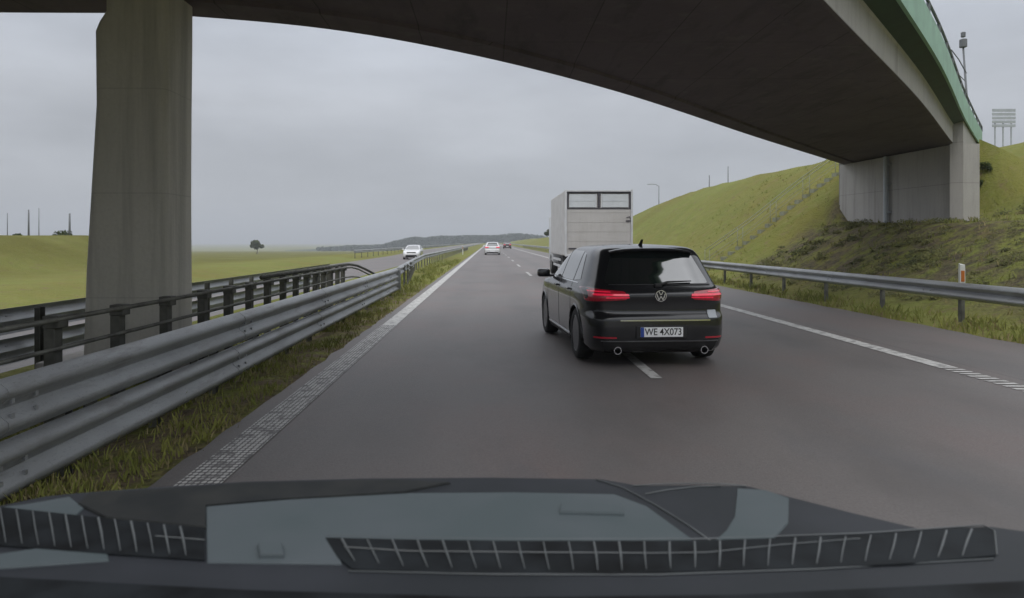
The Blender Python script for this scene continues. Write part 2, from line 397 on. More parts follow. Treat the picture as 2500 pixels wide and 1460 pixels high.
for (A, B) in ((NE, FE), (FE, NE)):
    bm = BM(); rings = []
    for a, b in zip(A, B):
        d = (a - b).normalized()
        rings.append([v3(a + d * .465, 5.27), v3(a + d * .54, 5.27), v3(a + d * .54, 5.92), v3(a + d * .465, 5.92)])
    loft(bm, rings, closed=True, cap=True)
    pp = obj('parapet_panel', bm, M['green'], bridge, world=True)
    bm = BM(); top = []
    for i, (a, b) in enumerate(zip(A, B)):
        d = (a - b).normalized(); q = a + d * .50
        top.append(v3(q, 6.12))
        if i % 2 == 0: box(bm, (q.x, q.y, 6.02), (.05, .05, .20))
    tube(bm, top, .03, 6)
    obj('handrail', bm, M['pole'], bridge, world=True)
# pier
def rrect(x0, x1, y0, y1, r, z, k=5):
    o = []
    for (cx, cy, a0) in ((x1 - r, y1 - r, 0), (x0 + r, y1 - r, 90), (x0 + r, y0 + r, 180), (x1 - r, y0 + r, 270)):
        for i in range(k + 1):
            a = R(a0 + 90 * i / k); o.append(Vector((cx + r * math.cos(a), cy + r * math.sin(a), z)))
    return o
bm = BM()
prof = [(0, -4.90, -3.86), (1.2, -4.86, -3.87), (2.2, -4.80, -3.875), (3.2, -4.74, -3.87), (4.08, -4.75, -3.86), (4.20, -4.70, -3.86), (4.32, -4.62, -3.86), (4.60, -4.62, -3.86)]
loft(bm, [rrect(a, b, 8.55, 9.42, .13, z) for z, a, b in prof], True, True)
obj('pillar', bm, M['pier_concrete'], bridge, smooth=True, world=True, angle=40)
bm = BM(); box(bm, (-4.38, 8.98, .06), (1.7, 1.5, .2), bevel=.03); obj('footing', bm, M['concrete'], bridge, world=True)
# abutment
def wall(bm, a, b, z0, z1, th, z1b=None):
    a = Vector(a); b = Vector(b); d = (b - a).normalized(); nn = Vector((-d.y, d.x)) * th
    z1b = z1 if z1b is None else z1b
    r0 = [v3(a, z0), v3(a, z1), v3(a + nn, z1), v3(a + nn, z0)]; r1 = [v3(b, z0), v3(b, z1b), v3(b + nn, z1b), v3(b + nn, z0)]
    loft(bm, [r0, r1], True, True)
A0 = (13.98, 28.6); A1 = (14.56, 22.25)
bm = BM(); wall(bm, A0, A1, .6, 4.60, .7)
ab = obj('abutment', bm, M['concrete'], bridge, world=True)
bm = BM(); wall(bm, (14.62, 22.12), (18.5, 27.2), .8, 5.365, .35); obj('wing_wall', bm, M['concrete'], bridge, world=True)
bm = BM(); wall(bm, (18.2, 33.8), (14.02, 28.75), .8, 5.3, .35); obj('wing_wall', bm, M['concrete'], bridge, world=True)
bm = BM(); tube(bm, [(14.13, 25.55, 1.6), (14.13, 25.55, 4.58)], .085, 10)
for z in (2.6, 3.6, 4.3): box(bm, (14.2, 25.55, z), (.12, .26, .05))
obj('drain_pipe', bm, M['sign_back'], bridge, world=True, smooth=True, angle=40)
bm = BM(); box(bm, (14.1, 25.5, 1.75), (.9, 6.9, .5), rz=R(5.3), bevel=.04); obj('ledge', bm, M['concrete'], bridge, world=True)

# service stairs up the bank just beyond the abutment
SY = 32.6
st = thing('embankment_stairs', 'pale narrow stairs with thin handrails climbing the grass bank left of the abutment', 'stairs', (10, SY, 0))
bm = BM(); x = 9.9
while x < 19.0:
    z = height(x + .17, SY); box(bm, (x + .17, SY, z - .11), (.36, .46, .30)); x += .34
obj('steps', bm, M['rail_dull'], st, world=True)
for dy in (-.34, .34):
    bm = BM(); pts = []; x = 9.9; k = 0
    while x < 19.2:
        z = height(x, SY + dy); pts.append((x, SY + dy, z + .95))
        if k % 3 == 0: tube(bm, [(x, SY + dy, z - .2), (x, SY + dy, z + .95)], .016, 6)
        x += .5; k += 1
    tube(bm, pts, .018, 6); tube(bm, [(a, b, c - .45) for a, b, c in pts], .011, 6)
    obj('handrail', bm, M['rail_dull'], st, world=True, smooth=True)

# ------------------------------------------------------------------ guardrails
WP = [(0, -.155), (.018, -.146), (.068, -.112), (.08, -.09), (.076, -.064), (.018, -.022), (.006, 0), (.018, .022), (.076, .064), (.08, .09), (.068, .112), (.018, .146), (0, .155)]
def wbeam(bm, path, zc, side, thick=.006, sc=1.0, off=0, zs=1.0):
    """path: [(x,y,dz)]; bulge towards side*+X"""
    rings = []
    for i, (x, y, dz) in enumerate(path):
        ring = [Vector((x + side * (d * sc + off), y, zc + dz + z * zs)) for d, z in WP]
        ring += [Vector((x + side * (d * sc + off - thick), y, zc + dz + z * zs)) for d, z in WP[::-1]]
        rings.append(ring)
    loft(bm, rings, True, True)
def beam_mesh(x, y0, y1, zc, side, splice=4.0, bend=None, zs=1.0):
    bm = BM(); pts = []; y = y0
    stp = 2.0 if y1 - y0 < 80 else 12.0
    while y < y1 - .01: pts.append((x + (bend(y) if bend else 0), y, 0)); y += stp
    pts.append((x + (bend(y1) if bend else 0), y1, 0))
    wbeam(bm, pts, zc, side, zs=zs)
    y = y0 + splice
    while y < min(y1, 60):
        bx = x + (bend(y) if bend else 0)
        wbeam(bm, [(bx, y - .17, 0), (bx, y + .17, 0)], zc, side, off=.0045, zs=zs)
        for dy in (-.11, .11):
            for dz in (-.045, .045):
                box(bm, (bx + side * .058, y + dy, zc + dz * 1.0), (.018, .028, .028))
        y += splice
    return bm
def post_mesh(h, w=.10, d=.055, t=.008, below=.3):
    bm = BM()
    box(bm, (0, 0, (h - below) / 2), (t, w, h + below)); s = 1
    for s in (-1, 1): box(bm, (d / 2 + t / 2, s * (w / 2 - t / 2), (h - below) / 2), (d, t, h + below - .004))
    return bm
def add_posts(root, protoname, xs_ys, bmf, m):
    proto = None
    for (x, y) in xs_ys:
        if proto is None: proto = obj(protoname, bmf(), m, root); o = proto
        else: o = proto.copy(); COL.objects.link(o); o.parent = root
        o.location = (x - root.location.x, y - root.location.y, 0)

# nearest: stacked double guardrail on the left verge
gA = thing('guardrail', 'tall grey guardrail of two stacked corrugated beams along the left road edge', 'guardrail', (-2.85, 1, 0))
obj('beam', beam_mesh(-2.85, .3, 21.9, .575, 1, zs=1.12), M['galv'], gA, smooth=True, world=True, angle=50)
obj('beam', beam_mesh(-2.85, .3, 21.9, .208, 1, splice=3.9, zs=1.12), M['galv'], gA, smooth=True, world=True, angle=50)
add_posts(gA, 'post', [(-2.93, .9 + 1.33 * i) for i in range(16)], lambda: post_mesh(.70), M['post'])
def spacer_mesh():
    bm = BM(); box(bm, (0, 0, .40), (.012, .16, .055)); return bm
add_posts(gA, 'spacer', [(-2.868, 1.55 + 1.8 * i) for i in range(12)], spacer_mesh, M['darkpost'])
bm = BM(); box(bm, (-2.80, 21.93, .40), (.17, .02, .70), bevel=.005); obj('end_plate', bm, M['galv'], gA, world=True)

# tall post-and-rail barrier guarding the pillar
gB = thing('post_barrier', 'taller dark barrier of close square posts and thin rails guarding the pillar', 'barrier', (-3.5, 4, 0))
def bpost():
    bm = BM(); box(bm, (0, 0, .28), (.09, .115, 1.36), bevel=.008); box(bm, (.02, 0, .91), (.13, .14, .10), bevel=.008)
    return bm
by = [3.9, 4.9, 5.75, 6.75, 7.75, 8.75, 9.6, 10.45, 11.3, 12.15, 12.95, 13.7, 14.4, 15.1, 15.8, 16.5, 17.1]
proto = None
for y in by:
    if proto is None: proto = obj('post', bpost(), M['darkpost'], gB); o = proto
    else: o = proto.copy(); COL.objects.link(o); o.parent = gB
    o.location = (0, y - 4, 0)
def brail(z, rr, zend=.5):
    bm = BM()
    pts = [(-3.43, 3, z), (-3.43, 17.0, z), (-3.42, 17.8, z - .02), (-3.4, 18.6, z - .10 * z), (-3.36, 20.0, z * .68), (-3.3, 21.6, z * .42)]
    tube(bm, pts, rr, 8); return bm
for z, rr in ((.93, .022), (.70, .018), (.47, .018)):
    obj('rail', brail(z, rr), M['post'], gB, world=True, smooth=True)
bm = BM(); tube(bm, [(-3.5, 11.0, 1.0), (-3.5, 17.1, 1.0), (-3.49, 17.9, .985), (-3.46, 18.7, .93), (-3.42, 19.7, .80), (-3.36, 21.0, .60), (-3.32, 22.2, .42)], .035, 8)
obj('handrail', bm, M['darkpost'], gB, world=True, smooth=True)
# far-side stacked rail facing the opposite carriageway
gC = thing('guardrail', 'grey double guardrail behind the pillar, edging the opposite carriageway', 'guardrail', (-5.75, 3, 0))
obj('beam', beam_mesh(-5.75, .5, 26, .60, -1), M['galv'], gC, smooth=True, world=True, angle=50)
obj('beam', beam_mesh(-5.75, .5, 26, .24, -1), M['galv'], gC, smooth=True, world=True, angle=50)
add_posts(gC, 'post', [(-5.66, 1 + 1.33 * i) for i in range(19)], lambda: post_mesh(.73, w=.12), M['darkpost'])
# low median rail running on to the horizon
gD = thing('guardrail', 'long pale median guardrail running away to the horizon beyond the stacked rail', 'guardrail', (-4.2, 24, 0))
bm = beam_mesh(-4.2, 21.95, 420, .60, 1, bend=lambda y: 1.35 * (1 - sstep(22, 44, y)))
obj('beam', bm, M['galv'], gD, smooth=True, world=True, angle=50)
add_posts(gD, 'post', [(-4.28 + 1.35 * (1 - sstep(22, 44, 23 + 2.0 * i)), 23 + 2.0 * i) for i in range(60)], lambda: post_mesh(.72), M['post'])
# right-hand rail
gR = thing('guardrail', 'single grey corrugated guardrail along the right shoulder below the grass bank', 'guardrail', (8.6, 2, 0))
obj('beam', beam_mesh(8.6, 2, 420, .645, -1), M['galv'], gR, smooth=True, world=True, angle=50)
add_posts(gR, 'post', [(8.69, 2.6 + 2.66 * i) for i in range(70)], lambda: post_mesh(.76), M['post'])
# outer rail of the opposite carriageway
gE = thing('guardrail', 'low far guardrail on the outer side of the opposite carriageway', 'guardrail', (-14.2, 30, 0))
obj('beam', beam_mesh(-14.2, 75, 400, .5, 1), M['galv'], gE, smooth=True, world=True)
add_posts(gE, 'post', [(-14.29, 76 + 4.0 * i) for i in range(40)], lambda: post_mesh(.6), M['post'])

# ------------------------------------------------------------------ delineator posts
def delineator(label, loc, rz=0, oran=True):
    t = thing('delineator_post', label, 'roadside post', loc, rz, 'white delineator posts beside the road')
    bm = BM(); pr = []
    for z, w in ((-.3, .06), (0, .06), (.92, .055), (1.02, .05)):
        pr.append([Vector((-w, -.03, z)), Vector((w, -.03, z)), Vector((w, .03, z)), Vector((-w, .03, z + (.03 if z > 1 else 0)))])
    loft(bm, pr, True, True); obj('post_body', bm, M['white_plastic'], t)
    bm = BM(); box(bm, (0, -.034, .77), (.075, .012, .24), bevel=.003); obj('reflector', bm, M['orange'], t)
    return t
delineator('white roadside post with orange reflector standing behind the right guardrail', (10.28, 15.6, .03), 0)
delineator('tiny pale roadside post at the median edge far ahead', (-3.35, 90, 0))

# ------------------------------------------------------------------ poles, lamps and signs
def pole(name, label, cat, loc, h, r=.06, arm=0, group=None, head=False, lean=0):
    t = thing(name, label, cat, loc, 0, group)
    bm = BM(); tube(bm, [(0, 0, -.5), (lean * .5, 0, h * .5), (lean, 0, h)], [r, r * .85, r * .65], 8); obj('shaft', bm, M['pole'], t, smooth=True)
    if arm:
        bm = BM(); s = 1 if arm > 0 else -1
        tube(bm, [(lean, 0, h - .05), (lean + arm * .4, 0, h + .22), (lean + arm, 0, h + .28)], r * .5, 6); obj('arm', bm, M['pole'], t, smooth=True)
        bm = BM(); box(bm, (lean + arm + s * .25, 0, h + .25), (.6, .2, .12), bevel=.03); obj('lamp_head', bm, M['sign_back'], t)
    if head:
        bm = BM(); box(bm, (lean, 0, h + .16), (.20, .2, .32), bevel=.03); box(bm, (lean, 0, h + .48), (.13, .13, .2), bevel=.03); obj('head', bm, M['pole'], t)
    return t
m1 = pole('camera_mast', 'thin grey mast with a box head rising beside the end of the bridge', 'mast', (18.0, 26.6, 2.9), 5.85, .05, head=True, lean=-.42)
bm = BM(); tube(bm, [(-.3, 0, 4.9), (-.75, -.25, 5.35), (-1.15, -.45, 5.65)], .02, 6); tube(bm, [(-.34, 0, 4.6), (-.85, -.3, 4.85)], .015, 6); obj('bracket', bm, M['pole'], m1)
pole('pole', 'thin grey pole on the bank crest, left of its neighbour', 'pole', (23, 75, 5), 3.5, .07, group='thin poles above the right bank')
pole('pole', 'thin grey pole on the bank crest, nearer the bridge', 'pole', (23.3, 70, 5), 3.9, .06, group='thin poles above the right bank')
pole('street_lamp', 'small street lamp with a curved arm above the bank behind the truck', 'street lamp', (26.0, 110, 3.5), 6.6, .08, arm=-1.2)
gp = 'distant dark poles left of the pillar'
for (px, top, w, lb) in ((70, 512, .11, 'tallest dark distant pole left of the pillar'), (170, 521, .13, 'dark distant pole nearest the pillar on its left side'), (95, 508, .05, 'thinnest pale distant pole just right of the tallest one'), (18, 520, .05, 'faint distant pole at the very left edge of the view')):
    Y = 80; z = height((px - VX) / F * Y, Y)
    pole('pole', lb, 'pole', ((px - VX) / F * Y, Y, z), CAMH + (VY - top) / F * Y - z, w, group=gp)
sg = thing('road_sign', 'pale grey board on three legs standing on top of the right bank', 'sign', (25.4, 35.4, 6.5))
bm = BM()
for k in range(5): box(bm, (0, 0, .78 + .19 * k), (1.15, .04, .14), bevel=.01)
obj('board', bm, M['sign_back'], sg)
bm = BM()
for x in (-.4, 0, .4): box(bm, (x, .05, .3), (.05, .05, 1.5))
obj('frame', bm, M['sign_back'], sg)

# ------------------------------------------------------------------ vegetation
def blades(name, areas, m, kind='stuff'):
    vs = []; fs = []
    for (x0, x1, y0, y1, n, h0, h1, w, zf) in areas:
        k = 0
        while k < n:
            u = random.random(); x = random.uniform(x0, x1); y = y0 + (y1 - y0) * u ** 1.35
            if noise.noise(Vector((x * 1.3, y * 1.3, 7))) + .22 < random.random() * .7: k += 1; continue
            z = zf(x, y) if zf else height(x, y)
            for j in range(3):
                a = random.uniform(0, 2 * PI); h = random.uniform(h0, h1); ln = random.uniform(.1, .7) * h
                bx = x + random.gauss(0, .03); by_ = y + random.gauss(0, .03)
                c, s = math.cos(a), math.sin(a); b = random.uniform(0, 2 * PI)
                i = len(vs)
                vs += [(bx - c * w, by_ - s * w, z), (bx + c * w, by_ + s * w, z),
                       (bx + c * w * .6 + math.cos(b) * ln * .4, by_ + s * w * .6 + math.sin(b) * ln * .4, z + h * .6),
                       (bx + math.cos(b) * ln, by_ + math.sin(b) * ln, z + h)]
                fs += [(i, i + 1, i + 2), (i, i + 2, i + 3)]
            k += 1
    me = bpy.data.meshes.new(name); me.from_pydata(vs, [], fs)
    return tag(obj(name, me, m), kind=kind)
g1 = blades('grass', [(-2.86, -2.18, 1.6, 22, 3800, .03, .12, .006, None), (-3.6, -2.9, 2, 22, 1500, .08, .25, .007, None),
                      (-4.1, -2.2, 22, 60, 3000, .08, .2, .012, None), (7.95, 9.4, 6, 60, 5500, .06, .24, .010, None),
                      (9.3, 18, 9, 45, 3200, .05, .16, .014, None), (-3.9, -3.0, 3, 20, 800, .1, .3, .008, None)], M['blade'])
tag(g1, 'short green grass along the verges and bank', 'grass')
g2 = blades('dry_grass', [(-2.8, -2.12, 1.6, 16, 2000, .02, .09, .006, None), (7.9, 9.2, 6, 40, 1500, .05, .18, .010, None), (9.3, 18, 9, 40, 1200, .06, .18, .014, None)], M['blade_dry'])
tag(g2, 'dry straw coloured grass on the verges', 'dry grass')

def leafcloud(vs, fs, c, r, n, s, flat=.8):
    for _ in range(n):
        while True:
            p = Vector((random.uniform(-1, 1), random.uniform(-1, 1), random.uniform(-1, 1)))
            if .25 < p.length < 1: break
        p = Vector((c[0] + p.x * r, c[1] + p.y * r, c[2] + p.z * r * flat))
        a = Vector((random.gauss(0, 1), random.gauss(0, 1), random.gauss(0, 1))).normalized()
        b = a.orthogonal().normalized(); q = s * random.uniform(.6, 1.4); i = len(vs)
        a2 = a * q; b2 = b * q * .55
        vs += [tuple(p - a2), tuple(p + b2), tuple(p + a2), tuple(p - b2)]; fs.append((i, i + 1, i + 2, i + 3))
def leafobj(name, vs, fs, m, parent=None):
    me = bpy.data.meshes.new(name); me.from_pydata(vs, [], fs); return obj(name, me, m, parent)
# scrub under and beside the bridge end
vs = []; fs = []
for _ in range(900):
    x = random.uniform(9.8, 14.4); y = random.uniform(12.5, 29)
    if y < 21 and x > 13.5 + random.random(): pass
    if noise.noise(Vector((x * .7, y * .5, 1))) < -.02: continue
    r = random.uniform(.08, .30); leafcloud(vs, fs, (x, y, height(x, y) + r * .12), r, 46, .036, .45)
for _ in range(60):
    x = random.uniform(15, 21); y = random.uniform(18, 24); r = random.uniform(.1, .22)
    leafcloud(vs, fs, (x, y, height(x, y) + r * .4), r, 30, .05)
sc1 = leafobj('undergrowth', vs, fs, M['weed']); tag(sc1, 'weedy green and brown scrub on the slope below the bridge abutment', 'undergrowth', kind='stuff')
# single shrubs / small trees
def tree(name, label, cat, loc, h, r, n, s, m, group=None, trunk=True):
    t = thing(name, label, cat, loc, 0, group)
    bm = BM(); tube(bm, [(0, 0, -.3), (.05 * h, 0, h * .35), (0, 0, h * .75)], [.05 * h * .6, .035 * h * .6, .012 * h], 7)
    for k in range(5):
        a = k * 1.3; tube(bm, [(0.03 * h, 0, h * (.3 + .07 * k)), (math.cos(a) * r * .6, math.sin(a) * r * .6, h * (.5 + .07 * k))], [.012 * h, .004 * h], 5)
    obj('trunk', bm, M['bark'], t)
    vs = []; fs = []
    for k in range(9):
        a = random.uniform(0, 2 * PI); q = random.uniform(.1, .75) * r
        leafcloud(vs, fs, (math.cos(a) * q, math.sin(a) * q, h * random.uniform(.4, .85)), r * random.uniform(.3, .5), n, s)
    leafobj('crown', vs, fs, m, t); return t
Y = 220; x = (627 - VX) / F * Y
tree('tree', 'lone small rounded tree on the green field right of the pillar', 'tree', (x, Y, height(x, Y)), 4.6, 2.1, 90, .28, M['leaf'])
for (px, Y, h, r, lb) in ((45, 82, .75, .55, 'small dark bush on the skyline below the tallest distant pole'), (150, 80, .7, 1.3, 'wide low pale bush on the skyline between the distant poles'), (196, 84, .7, .4, 'tiny dark bush on the skyline against the pillar')):
    x = (px - VX) / F * Y
    tree('bush', lb, 'bush', (x, Y, height(x, Y) - .05), h, r, 60, .12, M['leaf'])
tree('tree', 'dark small tree standing just left of the truck beside the road', 'tree', (10.6, 125, .3), 4.2, 1.0, 90, .2, M['leaf'])
def on_slope(px, py):
    # follow a line of sight up the bank until it meets the ground
    Y = 14
    while Y < 60:
        x = (px - VX) / F * Y; z = CAMH + (VY - py) / F * Y
        if height(x, Y) >= z: return x, Y, height(x, Y)
        Y += .05
    return x, Y, height(x, Y)
for (a, b, rr, lb) in ((2412, 450, .26, 'largest dark round bush on the right bank beside the bridge end'), (2440, 446, .17, 'small dark bush on the right bank, right of the largest bush'), (2396, 478, .2, 'dark shrub low on the right bank, closest to the wing wall'), (2432, 482, .14, 'smallest dark tuft on the right bank below the other bushes')):
    x, y, z = on_slope(a, b); tree('bush', lb, 'bush', (x, y, z - .05), .42 * rr / .22, rr, 40, .045, M['leaf'])
# distant woods
vs = []; fs = []
top = [(780, 604), (850, 599), (930, 598), (955, 590), (1000, 580), (1020, 577), (1035, 581), (1060, 576), (1190, 574), (1215, 574), (1260, 569), (1290, 571), (1340, 578), (1420, 580)]
px = 778
while px < 1430:
    for row in range(3):
        Y = 760 + row * 60 + random.uniform(-20, 20)
        p = px + random.uniform(-3, 3)
        tp = lerp_table(top, p) + random.uniform(-.8, 1.6) + row * .3
        bs = lerp_table([(780, 608), (950, 606), (1050, 600), (1190, 592), (1420, 592)], p)
        zt = CAMH + (VY - tp) / F * Y; zb = CAMH + (VY - bs) / F * Y - 1
        x = (p - VX) / F * Y; zz = zb
        rr = 2.2
        while zz < zt - rr * .6:
            leafcloud(vs, fs, (x, Y, zz), rr, 10, 1.1); zz += 1.7
        leafcloud(vs, fs, (x, Y, zt - rr * .7), rr, 12, .9)
    px += 2.6
w = leafobj('woodland', vs, fs, M['leaf_far']); tag(w, 'hazy dark woodland along the far horizon', 'woods', kind='stuff')
# low rise under the woods
bm = BM(); rings = []
for p in range(700, 1500, 20):
    bs = lerp_table([(700, 611), (780, 608), (950, 603), (1050, 590), (1190, 583), (1500, 583)], p); Y = 900
    zc = CAMH + (VY - bs) / F * Y; x = (p - VX) / F * Y
    rings.append([Vector((x * .8, Y - 190, -12)), Vector((x, Y - 60, zc - 3)), Vector((x, Y, zc)), Vector((x, Y + 200, zc - 2)), Vector((x, Y + 500, -14))])
loft(bm, rings, False); tag(obj('hill', bm, M['leaf_far'], smooth=True), kind='structure')

# ------------------------------------------------------------------ cars
def make_car(label, paint, loc, rz=0, detail=False, hs=1.0, group=None, cname='car', plate=None):
    LV = [(.17, .14, 4.02, .82), (.23, .06, 4.16, .868), (.33, .015, 4.24, .888), (.48, 0, 4.26, .895), (.60, .005, 4.25, .897),
          (.66, .070, 4.22, .897), (.78, .066, 4.14, .897), (.865, .045, 4.0, .893), (.89, .062, 3.94, .888), (.95, .125, 3.30, .872), (1.02, .185, 3.14, .838),
          (1.2, .32, 2.78, .765), (1.34, .42, 2.45, .705), (1.41, .50, 2.22, .66), (1.455, .66, 2.0, .59), (1.475, .9, 1.8, .46), (1.485, 1.3, 1.6, .2)]
    def prm(z):
        if z <= LV[0][0]: return LV[0][1:]
        if z >= LV[-1][0]: return LV[-1][1:]
        def lin(zz):
            for a, b in zip(LV, LV[1:]):
                if zz <= b[0]:
                    k = (zz - a[0]) / (b[0] - a[0]); return [a[i] + (b[i] - a[i]) * k for i in (1, 2, 3)]
            return LV[-1][1:]
        acc = [0, 0, 0]
        for d in (-.015, 0, .015):
            l = lin(min(LV[-1][0], max(LV[0][0], z + d))); acc = [acc[i] + l[i] / 3 for i in range(3)]
        return acc
    def nexp(z): return 8.0 if z < .95 else 6.5
    def yrear(x, z):
        a, b, w_ = prm(z); n = nexp(z); q = min(1, abs(x) / w_)
        return (a + b) / 2 - (b - a) / 2 * (1 - q ** n) ** (1 / n)
    def yfront(x, z):
        a, b, w_ = prm(z); n = nexp(z); q = min(1, abs(x) / w_)
        return (a + b) / 2 + (b - a) / 2 * (1 - q ** n) ** (1 / n)
    def xside(y, z):
        a, b, w_ = prm(z); n = nexp(z); q = min(1, abs(y - (a + b) / 2) / ((b - a) / 2))
        return w_ * (1 - q ** n) ** (1 / n)
    root = thing(cname, label, 'car', loc, rz, group)
    # body
    bm = BM(); N = 96; rings = []
    zs = [.17 + (1.485 - .17) * i / 64 for i in range(65)]
    for z in zs:
        a, b, w_ = prm(z); n = nexp(z); ring = []
        for k in range(N):
            t = 2 * PI * k / N; c, s = math.cos(t), math.sin(t)
            # even spacing along the outline: work with power angle
            x = w_ * math.copysign(abs(c) ** (2 / n), c); y = (a + b) / 2 + (b - a) / 2 * math.copysign(abs(s) ** (2 / n), s)
            ring.append(Vector((x, y, z)))
        rings.append(ring)
    loft(bm, rings, True, True)
    body = obj('body', bm, paint, root, smooth=True, angle=45)
    cut = BM()
    for yy in (.82, 3.44): lathe(cut, [(-1.2, .365), (1.2, .365)], (0, yy, .33), 'X', 36, True)
    bmesh.ops.recalc_face_normals(cut, faces=cut.faces)
    cm = bpy.data.meshes.new('c'); cut.to_mesh(cm); cut.free(); co = bpy.data.objects.new('c', cm); COL.objects.link(co)
    md = body.modifiers.new('b', 'BOOLEAN'); md.object = co; md.operation = 'DIFFERENCE'; md.solver = 'EXACT'
    pr_ = body.parent; body.parent = None
    bpy.context.view_layer.update()
    nm = bpy.data.meshes.new_from_object(body.evaluated_get(bpy.context.evaluated_depsgraph_get()))
    body.modifiers.clear(); old = body.data; body.data = nm; nm.name = 'body'; body.parent = pr_
    nm.materials.clear(); nm.materials.append(paint); nm.shade_smooth(); nm.set_sharp_from_angle(angle=R(45))
    bpy.data.objects.remove(co); bpy.data.meshes.remove(cm); bpy.data.meshes.remove(old)
    def patch(name, poly, where, m, off=.006, th=.012, parent=None, res=.04, side=1, rad=.02):
        """convex polygon in (x,z) for rear/front or (y,z) for sides, laid on the body"""
        pts = []
        n = len(poly)
        for i in range(n):
            p = Vector(poly[i]); a = Vector(poly[i - 1]); b = Vector(poly[(i + 1) % n])
            ra = min(rad, (a - p).length * .45); rb = min(rad, (b - p).length * .45)
            p0 = p + (a - p).normalized() * ra; p1 = p + (b - p).normalized() * rb
            for t in (0, .33, .67, 1): pts.append(p0 * (1 - t) ** 2 + p * 2 * t * (1 - t) + p1 * t * t)
        area = sum(pts[i - 1].x * pts[i].y - pts[i].x * pts[i - 1].y for i in range(len(pts)))
        if area < 0: pts.reverse()
        x0 = min(p.x for p in pts); x1 = max(p.x for p in pts); z0 = min(p.y for p in pts); z1 = max(p.y for p in pts)
        bm = BM(); nx = max(1, int((x1 - x0) / res)); nz = max(1, int((z1 - z0) / res))
        g = [[bm.verts.new((x0 + (x1 - x0) * i / nx, z0 + (z1 - z0) * j / nz, 0)) for i in range(nx + 1)] for j in range(nz + 1)]
        for j in range(nz):
            for i in range(nx): bm.faces.new((g[j][i], g[j][i + 1], g[j + 1][i + 1], g[j + 1][i]))
        for i in range(len(pts)):
            a = pts[i - 1]; b = pts[i]; d = b - a
            if d.length < 1e-6: continue
            bmesh.ops.bisect_plane(bm, geom=bm.verts[:] + bm.edges[:] + bm.faces[:], plane_co=(a.x, a.y, 0), plane_no=(d.y, -d.x, 0), clear_outer=True)
        for v in bm.verts:
            s, t = v.co.x, v.co.y
            if where == 'rear': v.co = Vector((s, yrear(s, t) - off, t))
            elif where == 'front': v.co = Vector((s, yfront(s, t) + off, t))
            else: v.co = Vector((side * (xside(s, t) + off), s, t))
        # give it thickness inwards
        inw = Vector((0, 1, 0)) if where == 'rear' else (Vector((0, -1, 0)) if where == 'front' else Vector((-side, 0, 0)))
        r = bmesh.ops.extrude_face_region(bm, geom=bm.faces[:])
        bmesh.ops.translate(bm, verts=[e for e in r['geom'] if isinstance(e, bmesh.types.BMVert)], vec=inw * th)
        return obj(name, bm, m, parent or root, smooth=True, angle=40)
    patch('rear_window', [(-.655, 1.005), (.655, 1.005), (.50, 1.385), (-.50, 1.385)], 'rear', M['glass_dark'], rad=.05)
    patch('windscreen', [(-.70, 1.0), (.70, 1.0), (.54, 1.40), (-.54, 1.40)], 'front', M['glass_dark'], rad=.05)
    for s in (-1, 1):
        patch('side_window', [(2.06, 1.0), (3.0, 1.02), (2.42, 1.38), (2.06, 1.395)], 'side', M['glass_dark'], side=s, off=.004)
        patch('side_window', [(1.16, 1.0), (2.0, 1.0), (2.0, 1.395), (1.20, 1.39)], 'side', M['glass_dark'], side=s, off=.004)
        patch('side_window', [(.74, 1.03), (1.09, 1.01), (1.13, 1.375), (.98, 1.35)], 'side', M['glass_dark'], side=s, off=.004)
        tl = patch('tail_light', [(s * .40, .818), (s * .865, .79), (s * .872, .955), (s * .42, .915)], 'rear', M['red_dark'] if detail else M['red_lamp'], off=.012, th=.03, rad=.03)
        if detail:
            patch('lamp_strip', [(s * .38, .862), (s * .80, .868), (s * .80, .892), (s * .39, .888)], 'rear', M['red_lamp'], off=.017, th=.006, parent=tl, rad=.01)
            patch('lamp_strip', [(s * .38, .836), (s * .66, .832), (s * .66, .850), (s * .38, .852)], 'rear', M['red_lamp'], off=.017, th=.006, parent=tl, rad=.008)
            patch('lamp_strip', [(s * .60, .905), (s * .84, .912), (s * .84, .926), (s * .60, .918)], 'rear', M['red_lamp'], off=.017, th=.006, parent=tl, rad=.006)
            patch('reflector', [(s * .54, .355), (s * .80, .355), (s * .80, .376), (s * .54, .376)], 'rear', M['red_dark'], off=.008)
        patch('headlight', [(s * .48, .66), (s * .82, .70), (s * .80, .84), (s * .50, .78)], 'front', M['lamp_clear'], off=.012, th=.03, rad=.03)
        # mirror
        bm = BM(); vsx = box(bm, (s * 1.00, 2.82, 1.03), (.20, .12, .13), bevel=.035); box(bm, (s * .87, 2.86, .985), (.16, .05, .04), bevel=.012)
        obj('mirror', bm, paint, root, smooth=True, angle=40)
    patch('grille', [(-.46, .64), (.46, .64), (.46, .76), (-.46, .76)], 'front', M['black_plastic'], off=.008)
    patch('lower_grille', [(-.6, .24), (.6, .24), (.55, .46), (-.55, .46)], 'front', M['black_plastic'], off=.008)
    patch('diffuser', [(-.66, .19), (.66, .19), (.70, .315), (-.70, .315)], 'rear', M['black_plastic'], off=.010, th=.03)
